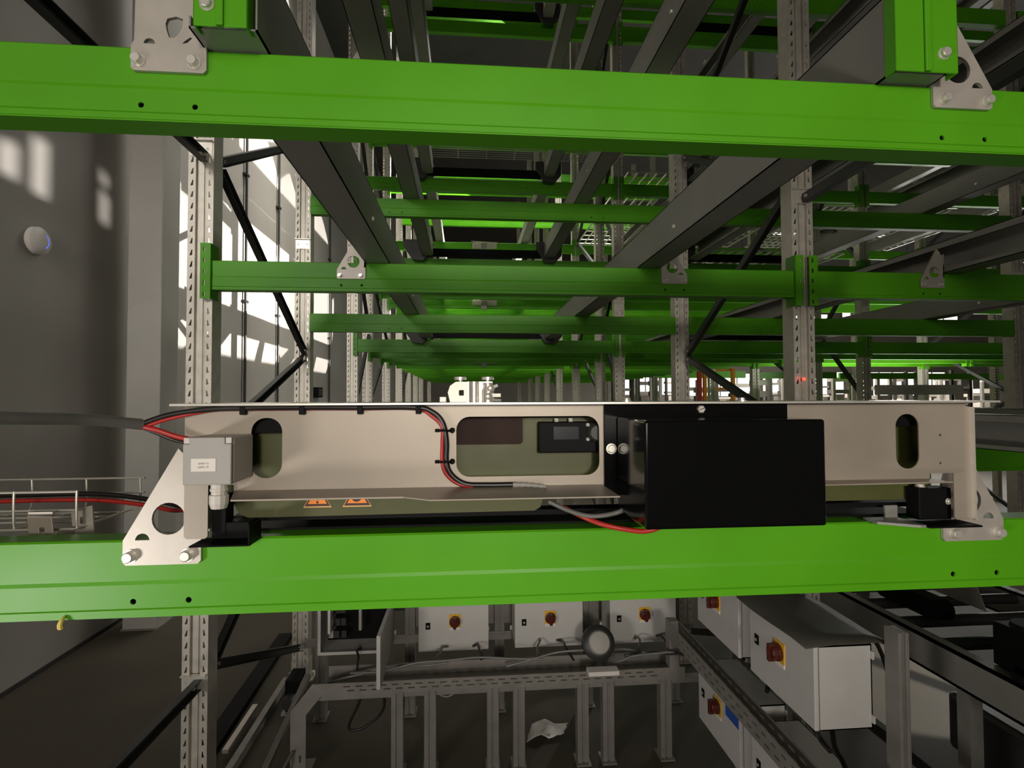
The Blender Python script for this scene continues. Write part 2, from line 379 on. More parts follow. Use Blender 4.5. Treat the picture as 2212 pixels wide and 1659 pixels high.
for c_ in range(4):
    for kk, z in enumerate((.735, 2.955, 5.2)):
        if c_ == 1: z -= .1
        brace(BX[c_], .70, z, 2.335, z-.02, 'level brace from the front row to the second row, %s, %s' % (['low', 'at head height', 'high'][kk], PS[c_]))
    for kk, (za, zb) in enumerate(((.75, .22), (.75, 1.5), (1.72, 2.2), (2.95, 2.2), (2.95, 3.68), (4.45, 3.68), (4.45, 5.15), (5.9, 5.15))):
        brace(BX[c_]+.012, 2.43, za, 3.745, zb, 'diagonal brace between second and third rows, %s, %s from the floor' % (PS[c_], ['lowest', 'second', 'third', 'fourth', 'fifth', 'sixth', 'seventh', 'eighth'][kk]))
for r, r2 in ((3, 4), (4, 6), (8, 10)):
    for c_ in range(4):
        if r == 8 and c_ > 1: continue
        for kk in range(8):
            za = .4+kk*.75; zb = za+.75
            if kk % 2: za, zb = zb, za
            brace(BX[c_]+.012, RY[r]+.10, za, RY[r2]+.01, zb, 'diagonal brace behind the %s row, %s, %s from the floor' % (RW[r], PS[c_], ['lowest', 'second', 'third', 'fourth', 'fifth', 'sixth', 'seventh', 'eighth'][kk]))

# -- rails resting on the beams
def rail_meshes(y0, y1, mirror):
    m = MB(); s = -1 if mirror else 1            # open side away from the bay's centre
    ln = y1-y0; W_ = .105; H_ = .152
    a, b = (0, .003) if s > 0 else (W_-.003, W_)
    m.box(a, b, 0, ln, 0, H_)                    # web (inner face)
    m.box(0, W_, 0, ln, 0, .003); m.box(0, W_, 0, ln, H_-.003, H_)
    c0, c1 = (W_-.003, W_) if s > 0 else (0, .003)
    m.box(c0, c1, 0, ln, 0, .02); m.box(c0, c1, 0, ln, H_-.03, H_)
    return m
for b in range(3):
    for l in range(0, 8):
        for side in (0, 1):
            x = BX[b] + (.692 if side == 0 else 1.902); z = LZ[l]
            y0 = (.865 if side == 0 else .885) if l else 1.13
            y1 = 5.21 if (l and b < 2) else 8.0
            if b == 2: y0 = 3.7
            if b == 2 and l < 3: continue
            if l > 5: y0 = 3.7
            if not seen(x, x+.1, y0, y1, z, z+.15): continue
            t = thing('shuttle_rail', 'grey steel rail running into the rack, %s, %s side of %s' % (LW[l], ['left', 'right'][side], BW[b]), 'rail', (x, y0, z), 'grey rails running into the rack')
            rail_meshes(y0, y1, side == 0).build('rail_profile', M['rail'], t).location = (x, y0, z)
            for o in t.children: o.parent = t; o.matrix_parent_inverse = Matrix.Translation((-x, -y0, -z))
            xi = x if side else x+.105; s = -1 if side else 1
            for yy in (1.9, 3.3):
                if yy > y0 and l in (1, 2): MB().cyl((xi, yy, z+.05), (xi+s*.006, yy, z+.05), .008, n=8).build('bolt', M['edge'], t)
            if l == 1 and b < 2:
                e = MB()
                xa, xb = (x+.012, x+.095) if side == 0 else (x-.004, x+.119)
                ye = y0-.013
                e.box(xa, xb, ye, ye+.004, z-.004, z+.24)
                e.box(xa, xa+.004, ye, ye+.025, z-.004, z+.24); e.box(xb-.004, xb, ye, ye+.025, z-.004, z+.24)
                e.box((xa+xb)/2-.006, (xa+xb)/2+.006, ye-.005, ye, z-.004, z+.24)
                e.build('green_end_plate', M['green'], t, bevel=.002)
                bolt(t, (xa+.022) if side == 0 else xb-.03, ye, z+.03, .009, .01)

for b in (0, 1):
    for l in (1, 2, 3):
        for side in (0, 1):
            x = BX[b] + (.692 if side == 0 else 1.902); z = LZ[l]; y0, y1 = 5.33, 12.2 if b == 0 else 8.0
            if not seen(x, x+.1, y0, y1, z, z+.15): continue
            t = thing('shuttle_rail', 'far grey rail beyond the black end stops, %s, %s side of %s' % (LW[l], ['left', 'right'][side], BW[b]), 'rail', (x, y0, z), 'grey rails beyond the end stops')
            o = bpy.data.objects.new('rail_profile', rail_meshes(y0, y1, side == 0).mesh('rail_profile', M['rail'])); COL.objects.link(o); o.parent = t

# -- grey brackets that hold the rails on the beams
def bracket_tri(mirror, x, y, z, label, tall=.0):
    """x: outer bottom corner, z: bottom edge; mirror -> hypotenuse on the right"""
    s = -1 if mirror else 1
    t = thing('rail_bracket', label, 'bracket', (x, y, z), 'grey rail brackets bolted to the beams')
    fx = lambda a, b, tt: (x + s*a, tt, z + b)
    out = [(0, .005), (.005, 0), (.116, 0), (.121, .005), (.121, .10), (.100, .170), (.084, .188), (.0, .04)]
    m = MB().plate(out, [circ(.070, .074, .026, 24), circ(.030, .040, .011, 12, 0, 180)], y, y+.006, fx)
    m.build('plate', M['zinc'], t)
    if not mirror:
        f = MB().box(min(x+s*.115, x+s*.121), max(x+s*.115, x+s*.121), y, y+.05, z+.05, z+.16); f.build('side_flange', M['zinc'], t)
    for a in (.013, .101): bolt(t, x+s*a, y, z+.015, .0088, .012)
    return t
bracket_tri(False, -.555, .912, 1.632, 'triangular grey bracket with round hole left of the carriage on the lower front beam')
bracket_tri(True, .995, .912, 1.634, 'triangular grey bracket right of the carriage on the lower front beam')
bracket_tri(True, .997, .912, 2.446, 'pale triangular bracket with round hole at the top right on the upper front beam')
t = thing('rail_bracket', 'grey bracket with a bean-shaped hole at the top left on the upper front beam', 'bracket', (-.555, .912, 2.446), 'grey rail brackets bolted to the beams')
bean = [(-.498, 2.536), (-.484, 2.540), (-.473, 2.536), (-.474, 2.522), (-.480, 2.510), (-.487, 2.503), (-.495, 2.504), (-.499, 2.516), (-.501, 2.527)]
MB().plate([(-.550, 2.446), (-.440, 2.446), (-.435, 2.451), (-.435, 2.497), (-.457, 2.532), (-.457, 2.66), (-.548, 2.66), (-.550, 2.497), (-.555, 2.489), (-.555, 2.451)],
           [bean, circ(-.526, 2.492, .009, 12, 0, 180), [(-.474, 2.494), (-.466, 2.496), (-.458, 2.504), (-.461, 2.506), (-.470, 2.499)]], .912, .918, XZ).build('plate', M['zinc'], t)
for bx in (-.542, -.454): bolt(t, bx, .912, 2.462, .0088, .012)
side_n = ['left', 'right']
for r in (1,):
    for l in (1, 2, 3, 4):
        for b in (0, 1):
            for side in (0, 1):
                x = (-.559 if side == 0 else .999) + 2.7*b; y = RY[r]-.0075; z = LZ[l]-.072
                if not seen(x-.1, x+.1, y, y+.05, z, z+.18): continue
                bracket_tri(side == 1, x, y, z, 'small grey bracket on the %s row beam, %s, %s end, %s' % (RW[r], LW[l], side_n[side], BW[b]))

# ------------------------------------------------------------------ carriage between the front rails
t = thing('transfer_carriage', 'wide pale sheet-steel carriage with cut-outs, resting between the front rails', 'carriage', (.23, .95, 1.66))
front = [(-.445, 1.890), (-.445, 1.684), (-.441, 1.680), (-.413, 1.680), (-.409, 1.684), (-.409, 1.764), (-.370, 1.764), (-.370, 1.7545), (.820, 1.7545), (.820, 1.764), (.866, 1.764),
         (.866, 1.685), (.870, 1.681), (.901, 1.681), (.901, 1.882), (.892, 1.884), (.892, 1.890)]
MB().plate(front, [rrect(-.344, -.296, 1.774, 1.870, .0225), rrect(-.018, .222, 1.771, 1.870, .022), rrect(.757, .801, 1.773, 1.870, .0215), circ(.842, 1.832, .0022, 10), circ(.841, 1.782, .0022, 10)],
           .880, .8825, XZ).build('front_panel', M['panel'], t)
MB().plate([(-.341, .80), (-.095, .80), (-.053, .772), (.226, .772), (.226, .8812), (.556, .8812), (.556, .838), (.832, .846), (.820, .8825), (-.370, .8825)], [], 1.7525, 1.7550, XY).build('bottom_flange', M['panel'], t, bevel=.0008)
MB().plate([(-.455, .852), (.931, .852), (.905, 1.12), (-.455, 1.12)], [], 1.890, 1.8935, XY).build('top_plate', M['edge'], t, bevel=.0008)
MB().box(.899, .9015, .872, .909, 1.681, 1.882).box(-.4455, -.443, .8825, .909, 1.70, 1.89).build('end_plate', M['edge'], t)
ip = [(-.386, 1.716), (-.380, 1.707), (-.366, 1.701), (.118, 1.703), (.128, 1.709), (.140, 1.745), (.50, 1.745), (.52, 1.709), (.86, 1.709), (.86, 1.866), (-.40, 1.866), (-.40, 1.745)]
MB().plate(ip, [], .929, .932, XZ).build('inner_panel', M['olive'], t)
MB().box(-.37, .86, 1.085, 1.09, 1.70, 1.885).build('rear_panel', M['dark'], t)
MB().box(-.40, .88, .95, .985, 1.691, 1.700).box(-.40, .88, .96, 1.05, 1.672, 1.676).build('lower_bar', M['black'], t)
MB().box(-.372, -.27, .90, .925, 1.845, 1.875).build('upper_bar', M['black'], t)
MB().box(.72, .815, .90, .925, 1.848, 1.875).build('upper_bar', M['black'], t)
MB().plate(rrect(-.05, .097, 1.820, 1.880, .006), [], .925, .929, XZ).build('brown_cover', M['copper'], t)
d = MB().box(.123, .252, .905, .929, 1.806, 1.859).build('control_unit', M['black'], t, bevel=.002)
MB().box(.148, .192, .903, .905, 1.829, 1.851).build('display', M['screen'], d)
MB().lathe((.2225, .905, 1.841), (0, -1, 0), [(.017, 0), (.017, .004), (.014, .012), (.012, .014)], 24).build('dial', M['dark'], d, True)
for zz in (1.854, 1.829): MB().lathe((.208, .905, zz), (0, -1, 0), [(.0035, 0), (.003, .003)], 10).build('button', M['grey'], d)
for xx in (.155, .180): MB().lathe((xx, .915, 1.859), (0, 0, 1), [(.004, 0), (.004, .006)], 10).build('plug', M['lgrey'], d)
for i, (xa, xb) in enumerate(((-.277, -.230), (-.212, -.163))):
    xm = (xa+xb)/2; wdt = xb-xa; zb = 1.716; hgt = wdt*.87
    tri = lambda k_, zo: [(xm-wdt/2*k_, zb+zo), (xm+wdt/2*k_, zb+zo), (xm, zb+zo+hgt*k_)]
    s_ = MB().plate(tri(1, 0), [], .9284, .929, XZ).build('warning_sticker', M['sborder'], t)
    s_['label'] = ['orange warning triangle with exclamation mark', 'orange warning triangle with hand symbol'][i]
    MB().plate(tri(.90, .0022), [tri(.68, .0062)], .9280, .9284, XZ).build('black_border', M['sblack'], s_)
    MB().plate(tri(.68, .0062), [], .9281, .9284, XZ).build('orange_field', M['orange'], s_)
    g = MB()
    if i == 0:
        g.plate([(xm-.0014, 1.7285), (xm+.0014, 1.7285), (xm+.0024, 1.744), (xm-.0024, 1.744)], [], .9277, .9281, XZ); g.plate(circ(xm, 1.7248, .0021, 12), [], .9277, .9281, XZ)
    else:
        g.plate(circ(xm-.001, 1.7330, .0085, 14, 180, 360) + circ(xm-.001, 1.7345, .0055, 10, 360, 180), [], .9277, .9281, XZ); g.plate([(xm+.003, 1.7315), (xm+.0115, 1.737), (xm+.0105, 1.739), (xm+.002, 1.734)], [], .9277, .9281, XZ)
    g.build('symbol', M['sblack'], s_)
# black bearing blocks hanging under both ends
bb = MB().box(-.41, -.388, .895, .925, 1.675, 1.745).box(-.388, -.352, .895, .925, 1.675, 1.702).box(-.428, -.338, .86, .908, 1.6715, 1.6745)
bb.box(-.340, -.337, .86, .908, 1.6715, 1.705); bb.build('bearing_block', M['black'], t, bevel=.002)
bb = MB().box(.812, .875, .895, .925, 1.678, 1.735).box(.80, .90, .86, .908, 1.6715, 1.675); bb.build('bearing_block', M['black'], t, bevel=.002)
MB().plate([(.735, .90), (.79, .868), (.80, .868), (.80, .935), (.735, .935)], [], 1.6715, 1.676, XY).build('slide_plate', M['rail'], t)
MB().box(.775, .80, .93, .934, 1.676, 1.698).build('slide_stop', M['rail'], t)
bolt(t, .828, .91, 1.7355, .007, .006, (0, 0, 1)); bolt(t, .868, .894, 1.711, .005, .005)
# steel clamp on the carriage's top
cz = 1.8935
c = thing('pipe_clamp', 'shiny steel clamp with two flat bolts on the carriage top', 'clamp', (.01, .93, cz))
pl = [(-.030, cz), (.0, cz), (.0, cz+.036), (-.020, cz+.036), (-.030, cz+.029), (-.034, cz+.017)]
MB().plate(pl, [rrect(-.014, -.006, cz+.012, cz+.021, .001, 2)], .925, .928, XZ).build('end_cheek', M['zinc'], c, bevel=.0005)
s_ = MB(); s_.box(.0, .044, .929, .935, cz, cz+.036)
s_.lathe((.012, .929, cz), (0, 0, 1), [(.009, 0), (.009, .036)], 20); s_.lathe((.036, .927, cz), (0, 0, 1), [(.011, 0), (.011, .020), (.008, .026), (.009, .034)], 16); s_.build('clamp_body', M['edge'], c, True)
s_ = MB().lathe((.036, .918, cz+.010), (.4, -1, 0), [(.006, 0), (.006, .006), (.003, .008)], 12).lathe((.040, .918, cz+.024), (.5, -1, .1), [(.006, 0), (.006, .006), (.003, .008)], 12)
s_.bar((.036, .92, cz+.024), (.053, .915, cz+.029), .004, .005).bar((.04, .92, cz+.012), (.058, .916, cz+.012), .006, .006).bar((.04, .92, cz+.004), (.058, .93, cz+.003), .005, .005); s_.build('lever', M['edge'], c, True)
for xx in (-.012, .036): MB().lathe((xx, .932, cz+.036), (0, 0, 1), [(.004, 0), (.004, .003), (.011, .003), (.011, .008), (.009, .009)], 18).build('flat_bolt', M['edge'], c, True)
MB().box(-.048, -.036, .925, .935, cz, cz+.010).build('stop_block', M['zinc'], c, bevel=.001)
for xx, lab in ((.285, 'tiny bolt head on the carriage top right of the clamp'), (.50, 'steel nut on the carriage top above the black box')):
    bt = MB().lathe((xx, .93, cz), (0, 0, 1), [(.009, 0), (.009, .002), (.006, .002), (.006, .006), (.004, .007)], 12).build('bolt', M['edge']); tag(bt, lab, 'bolt')

# black box in front
t = thing('black_enclosure', 'large glossy black box bolted to the front of the carriage', 'enclosure', (.386, .80, 1.713))
MB().box(.251, .522, .734, .874, 1.713, 1.868).build('cover', M['gloss'], t, bevel=.004, seg=3)
MB().box(.229, .553, .8745, .8795, 1.737, 1.8895).build('mounting_plate', M['gloss'], t, bevel=.001)
MB().box(.2525, .2545, .868, .8745, 1.735, 1.86).build('seam', M['dark'], t)
bolt(t, .241, .8745, 1.815, .0072, .005); 
b_ = MB().lathe((.397, .8745, 1.8805), (0, -1, 0), [(.0072, 0), (.0072, .004), (.0055, .005)], 6).build('hex_bolt', M['edge'], t)
MB().bar((.393, .8690, 1.8795), (.4015, .8690, 1.8825), .0012, .0012).build('bolt_mark', M['dark'], b_)

# junction box
t = thing('junction_box', 'small grey junction box with white label on the carriage left end', 'junction box', (-.37, .84, 1.777))
MB().box(-.407, -.340, .806, .879, 1.777, 1.845).build('body', M['lgrey'], t, bevel=.003)
MB().plate([(-.407, 1.777), (-.340, 1.777), (-.340, 1.836), (-.349, 1.836), (-.349, 1.845), (-.398, 1.845), (-.398, 1.836), (-.407, 1.836)], [], .799, .806, XZ).build('lid', M['grey'], t, bevel=.0015)
for xx in (-.4025, -.3445): MB().box(xx-.0042, xx+.0042, .8005, .806, 1.8362, 1.845).build('lid_screw', M['lgrey'], t, bevel=.001)
lb = MB().box(-.395, -.361, .7984, .799, 1.7965, 1.815).build('label', M['white'], t)
for i, tx in enumerate(('SHRP-12', 'QRPS .M')):
    cu = bpy.data.curves.new('lettering', 'FONT'); cu.body = tx; cu.size = .0040; cu.align_x = 'CENTER'; cu.extrude = .0001
    tmp = bpy.data.objects.new('lettering', cu); COL.objects.link(tmp)
    me = bpy.data.meshes.new_from_object(tmp.evaluated_get(bpy.context.evaluated_depsgraph_get())); bpy.data.objects.remove(tmp)
    me.transform(Matrix.Translation((-.378, .7983, 1.8065-.0052*i)) @ Matrix.Rotation(PI/2, 4, 'X')); me.materials.clear(); me.materials.append(M['ink'])
    o = bpy.data.objects.new('lettering', me); COL.objects.link(o); o.parent = lb; o.matrix_parent_inverse = Matrix.Translation(-root_loc(lb))
g = MB().lathe((-.371, .833, 1.777), (0, 0, -1), [(.0115, 0), (.0115, .010), (.0125, .010), (.0125, .014), (.011, .015), (.011, .019), (.0135, .020), (.0135, .032), (.011, .040), (.006, .0405)], 12)
g.build('cable_gland', M['lgrey'], t)

# cables on the carriage
def wire_thing(name, label, pts, r, m, cat='cable', n=10, grp=None):
    return tag(MB().tube(pts, r, n).build(name, M[m], None, True), label, cat, grp)
Yc = .874
top = [(-.500, .862, 1.862), (-.462, .868, 1.876), (-.406, Yc, 1.8845), (-.354, Yc, 1.8865), (-.263, Yc, 1.887), (-.172, Yc, 1.8865), (-.085, Yc, 1.886), (-.056, Yc, 1.8775), (-.040, Yc, 1.860), (-.034, Yc, 1.830), (-.034, Yc, 1.797), (-.026, Yc, 1.776), (-.004, Yc, 1.7605), (.03, Yc, 1.7580), (.08, .873, 1.758)]
wire_thing('black_cable', 'thick black cable clipped along the carriage top and down beside the window', top, .0046, 'cable')
low = [(x_-(.0066 if z_ < 1.86 else .001 if z_ < 1.88 else 0), y_+(.0015 if z_ > 1.88 else -.001), z_-(.0022 if z_ > 1.88 else .0062 if z_ > 1.85 else .0012)) for x_, y_, z_ in top[:-1]]
wire_thing('red_cable', 'red cable running beside the black cable down past the window', low, .0030, 'red')
wire_thing('red_cable', 'short red cable from the loop to behind the junction box', [(-.505, .862, 1.860), (-.48, .862, 1.854), (-.45, .868, 1.842), (-.41, .874, 1.832)], .0040, 'red')
wire_thing('black_cable', 'short black cable from the loop to behind the junction box', [(-.508, .864, 1.861), (-.48, .866, 1.848), (-.452, .872, 1.835), (-.41, .876, 1.826)], .0028, 'cable')
wire_thing('grey_hose', 'thick grey hose coming in from the left to the carriage cables', [(-.62, .62, 1.884), (-.58, .70, 1.878), (-.54, .80, 1.872), (-.50, .862, 1.862)], .0085, 'gcable', 'hose')
wire_thing('cable_wrap', 'short pale spiral wrap at the cable end on the flange', [(.075, .868, 1.7585), (.10, .862, 1.7588), (.128, .852, 1.7572)], lambda q: .0046-.002*q+.0006*math.sin(q*40), 'grey', 'cable wrap')
for i, (xx, zz) in enumerate(((-.354, 1.883), (-.263, 1.883), (-.172, 1.883), (-.079, 1.883))):
    c = thing('cable_clip', 'black cable clip on the carriage top edge, %s from the left' % ['first', 'second', 'third', 'fourth'][i], 'cable clip', (xx, .872, zz), 'black clips along the top edge')
    MB().box(xx-.0045, xx+.0045, .869, .880, zz-.0075, zz+.007).build('clip_body', M['black'], c, bevel=.001)
for i, zz in enumerate((1.848, 1.797)):
    c = thing('cable_tie', '%s black cable tie holding the cables left of the window' % ['upper', 'lower'][i], 'cable tie', (-.037, .87, zz), 'black ties beside the window')
    MB().tube([(-.049, .879, zz), (-.049, .868, zz), (-.038, .8668, zz+.0004), (-.029, .868, zz), (-.0245, .875, zz), (-.0235, .879, zz)], .0018, 8).build('strap', M['black'], c, True)
    MB().lathe((-.0245, .8785, zz), (0, -1, 0), [(.0045, 0), (.0045, .005), (.003, .007)], 12).build('tie_head', M['black'], c, True)
    MB().box(-.0525, -.045, .872, .8795, zz-.0025, zz+.0025).build('tie_base', M['black'], c, bevel=.0008)
wire_thing('red_cable', 'red cable sloping under the flange to the black box', [(.165, .905, 1.712), (.20, .89, 1.697), (.225, .87, 1.690), (.258, .86, 1.684), (.292, .845, 1.684), (.325, .84, 1.70), (.34, .84, 1.73)], .0042, 'red')
wire_thing('grey_cable', 'grey cable sagging under the flange to the black box', [(.14, .91, 1.722), (.17, .90, 1.709), (.20, .885, 1.702), (.225, .87, 1.705), (.25, .85, 1.716), (.265, .85, 1.728)], .0040, 'gcable')

# ------------------------------------------------------------------ wire tray at the left on the lower beam
t = thing('wire_tray', 'bright wire mesh cable tray on the lower beam at the left edge', 'cable tray', (-.9, 1.1, 1.672))
wr = MB(); x0, x1 = -1.3, -.70
R0 = .0022
for z in (1.6785, 1.712, 1.745): wr.cyl((x0, 1.06 if False else 1.02, z-.01), (x1, 1.02, z-.01), R0, n=8)
for z in (1.712, 1.742): wr.cyl((x0, 1.17, z-.005), (x1+.03, 1.17, z-.005), R0, n=8)
for yy in (1.06, 1.10, 1.14): wr.cyl((x0, yy, 1.667+.006), (x1, yy, 1.667+.006), R0, n=8)
wr.build('long_wires', M['wire'], t, True)
for i in range(5):
    xx = x1 - i*.105
    MB().tube([(xx, 1.02, 1.737), (xx, 1.02, 1.70), (xx, 1.022, 1.672), (xx, 1.03, 1.670), (xx, 1.1, 1.670), (xx+.0, 1.165, 1.671), (xx+.02, 1.17, 1.68), (xx+.02, 1.17, 1.737)], R0, 8, 3).build('cross_wire', M['wire'], t, True)
c = thing('tray_clip', 'folded steel clip with a keyhole under the wire tray', 'clip', (-.74, 1.0, 1.672))
key = circ(-.7425, 1.6885, .0035, 10) 
MB().plate([(-.763, 1.651), (-.722, 1.651), (-.727, 1.696), (-.768, 1.698)], [[(-.7465, 1.665), (-.7395, 1.665), (-.7385, 1.674), (-.740, 1.6765), (-.746, 1.6765), (-.7475, 1.674)]], 1.0, 1.0025, XZ).build('face', M['panel'], c, bevel=.0008)
MB().plate([(-.722, 1.651), (-.686, 1.655), (-.690, 1.705), (-.727, 1.698)], [[(-.711, 1.672), (-.706, 1.672), (-.706, 1.684), (-.711, 1.684)]], 1.045, 1.0475, XZ).build('wing', M['zinc'], c)
MB().box(-.722, -.7195, 1.0025, 1.045, 1.651, 1.668).build('web', M['zinc'], c)
MB().box(-.768, -.728, 1.003, 1.015, 1.699, 1.703).build('top_fold', M['zinc'], c)
wire_thing('red_cable', 'red cable lying in the wire tray at the left edge', [(-1.2, 1.08, 1.70), (-1.0, 1.08, 1.706), (-.85, 1.09, 1.708), (-.72, 1.10, 1.705), (-.62, 1.09, 1.695), (-.55, 1.05, 1.692), (-.49, 1.0, 1.705)], .0042, 'red')
wire_thing('black_cable', 'black cable lying in the wire tray at the left edge', [(-1.2, 1.09, 1.712), (-1.0, 1.095, 1.716), (-.85, 1.1, 1.717), (-.72, 1.11, 1.715), (-.62, 1.10, 1.704), (-.55, 1.06, 1.70), (-.47, 1.0, 1.70)], .0048, 'cable')
c = tag(MB().tube([(-.644, .9165, 1.5525), (-.644, .911, 1.549), (-.645, .909, 1.543), (-.646, .912, 1.537)], lambda q: .0022+.0026*q, 8).build('tape_scrap', M['tape'], None, True), 'scrap of yellow tape hanging under the lower front beam', 'tape')

# ------------------------------------------------------------------ control cabinets
def cabinet(label, x, y, z, rot=0, open_=False, blue=False, grp='pale control cabinets'):
    """origin: lower left front corner; local front faces -Y, width .395, height .285, depth .20"""
    W_, H_, D_ = .395, .272, .20
    t = thing('control_cabinet', label, 'control cabinet', (x, y, z), grp); t.rotation_euler = (0, 0, rot)
    def P(mb, nm, m, par=None, **kw):
        o = bpy.data.objects.new(nm, mb.mesh(nm, M[m])); COL.objects.link(o); o.parent = par or t
        if kw.get('bevel'):
            b = o.modifiers.new('bevel', 'BEVEL'); b.width = kw['bevel']; b.segments = 2; b.limit_method = 'ANGLE'
        return o
    sh = MB(); e = .004
    sh.box(0, e, .018, D_, 0, H_).box(W_-e, W_, .018, D_, 0, H_).box(0, W_, .018, D_, 0, e).box(0, W_, .018, D_, H_-e, H_).box(0, W_, D_-e, D_, 0, H_)
    P(sh, 'shell', 'cabinet')
    if open_:
        fr = MB().plate([(0, 0), (W_, 0), (W_, H_), (0, H_)], [[(.016, .016), (W_-.016, .016), (W_-.016, H_-.016), (.016, H_-.016)]], .010, .018, XZ); P(fr, 'rim', 'cabinet')
        mp = P(MB().box(.01, W_-.01, D_-.02, D_-.015, .01, H_-.01), 'mounting_plate', 'black')
        for i in range(9):
            xx = .03+.035*(i % 3)+random.uniform(0, .01); zz = .05+.07*(i//3)
            P(MB().box(xx, xx+.028, .11, D_-.02, zz, zz+.04), 'terminal', 'dark' if i % 3 else 'grey', mp)
        P(MB().box(.045, .058, .05, .10, .10, .235), 'duct', 'white', mp)
        P(MB().box(.21, .225, .08, .12, .1, .26), 'duct', 'grey', mp)
        dr = P(MB().box(W_-.006, W_+.014, -.40, .012, .014, H_), 'open_door', 'cabinet', bevel=.003)
    else:
        dr = P(MB().box(0, W_, 0, .016, 0, H_), 'door', 'cabinet', bevel=.003)
        P(MB().box(.040, .066, -.004, 0, .125, .162), 'lock_plate', 'black', dr, bevel=.001)
        P(MB().lathe((.053, -.004, .143), (0, -1, 0), [(.006, 0), (.006, .003)], 12), 'key_cylinder', 'grey', dr)
        sw = P(MB().box(.172, .236, -.005, 0, .132, .204), 'switch_plate', 'yellow', dr)
        P(MB().box(.174, .234, -.0045, 0, .117, .132), 'name_strip', 'white', dr)
        k_ = MB().lathe((.204, -.005, .166), (0, -1, 0), [(.031, 0), (.031, .012), (.026, .014), (.026, .03), (.022, .034)], 20); k_.box(.196, .212, -.046, -.02, .136, .197); P(k_, 'rotary_knob', 'redknob', dr, bevel=.001)
        if blue: P(MB().plate([(.275, .172), (.385, .172), (.385, .214), (.275, .214)], [], -.002, 0, XZ), 'blue_label', 'blue', dr)
    for gx in (.07, .2, .30):
        P(MB().lathe((gx, .11, 0), (0, 0, -1), [(.012, 0), (.012, .02), (.008, .03)], 10), 'cable_gland', 'grey')
    for sx in (-.012, W_): 
        for zz in (.02, H_-.045): P(MB().box(sx, sx+.012, D_-.006, D_, zz, zz+.025), 'mounting_lug', 'cabinet')
    return t
cy = 3.05; cz_ = .475
cabinet('open control cabinet with dark inside and swung-out door, leftmost of the low row', -.83, cy, cz_, open_=True)
cabinet('closed control cabinet right beside the open one in the low row', -.275, cy, cz_)
cabinet('closed control cabinet, middle of the three closed ones in the low row', .270, cy, cz_)
cabinet('closed control cabinet at the right end of the low row, side visible', .825, cy, cz_)
cx = 1.125
cabinet('large closed cabinet nearest at the right, with loose dark sheet on its top', cx, 2.055, .815, -PI/2)
cabinet('closed cabinet on the right side, behind the one with the dark sheet', cx, 2.54, .815, -PI/2)
cabinet('closed cabinet below the channel with a blue label', cx, 2.54, .345, -PI/2, blue=True)
cabinet('closed cabinet below the channel at the bottom edge, nearest the camera', cx, 2.055, .335, -PI/2)
# loose dark sheet on the near cabinet
sh = MB()
pts = [(-.02, .0), (.10, .012), (.22, .010), (.26, .004)]
vs = []; fs = []
ys = [1.64, 1.72, 1.84, 1.96, 2.08, 2.15]
for j, yy in enumerate(ys):
    for i, (dx, dz) in enumerate(pts):
        vs.append((1.105+dx*1.05 + (.03 if j == 5 else 0), yy, 1.0905+dz*.6+.004*math.sin(j*1.7+i)+(.012 if j == 5 else .0)))
n_ = len(pts)
for j in range(len(ys)-1):
    for i in range(n_-1): fs.append((j*n_+i, j*n_+i+1, (j+1)*n_+i+1, (j+1)*n_+i))
sh.add(vs, fs); o = sh.build('dark_sheet', M['olive'], None, True); o.data.materials[0] = mat('dark_sheet', (.055, .05, .04), .6, 0, .15, 8)
sm = o.modifiers.new('solid', 'SOLIDIFY'); sm.thickness = .004; sm.offset = 1
tag(o, 'loose dark sheet lying over the near right cabinet', 'sheet')

# frame that carries the cabinets
def post(x0, x1, y0, y1, z0, z1, label, grp='grey frame posts below the cabinets', foot=True):
    t = thing('frame_post', label, 'post', ((x0+x1)/2, (y0+y1)/2, z0), grp)
    xm = (x0+x1)/2; m = MB()
    m.box(x0, xm-.006, y0, y1, z0, z1).box(xm+.006, x1, y0, y1, z0, z1).box(xm-.007, xm+.007, y0+.008, y1-.004, z0, z1)
    m.build('profile', M['frame'], t, bevel=.0015)
    if foot: MB().box(x0-.008, x1+.008, y0-.02, y1+.02, z0, z0+.008).build('foot', M['frame'], t)
for i, xx in enumerate((-.355, -.19, .13, .265, .60, .735, 1.045)):
    post(xx-.03, xx+.03, 2.76, 2.82, 0, .415, 'short grey frame post under the cable channel, %s from the left' % ['first', 'second', 'third', 'fourth', 'fifth', 'sixth', 'seventh'][i])
for i, xx in enumerate((-.87, -.345, .195, .745, 1.30)):
    post(xx-.03, xx+.03, 3.27, 3.33, 0, 1.15, 'tall grey frame post behind the cabinet row, %s from the left' % ['first', 'second', 'third', 'fourth', 'fifth'][i], 'grey frame posts behind the cabinets')
for i, (xx, yy) in enumerate(((1.36, 1.60), (1.36, 2.10), (1.36, 2.60))):
    post(xx-.015, xx+.02, yy-.03, yy+.03, 0, 1.16, 'grey frame post at the right cabinets, %s from the camera' % ['nearest', 'second', 'third'][i], 'grey frame posts beside the right cabinets')
for i, (z0, lab) in enumerate(((.43, 'lower grey crossbar behind the cabinet row'), (.80, 'upper grey crossbar behind the cabinet row'), (1.10, 'topmost grey crossbar behind the cabinet row'))):
    tag(MB().box(-.95, 1.4, 3.262, 3.27, z0, z0+.05).build('crossbar', M['frame'], None, bevel=.002), lab, 'crossbar', 'grey crossbars behind the cabinets')
tag(MB().box(-.75, 1.25, 2.77, 2.81, .385, .415).build('crossbar', M['frame'], None, bevel=.002), 'grey crossbar along the underside of the cable channel', 'crossbar')
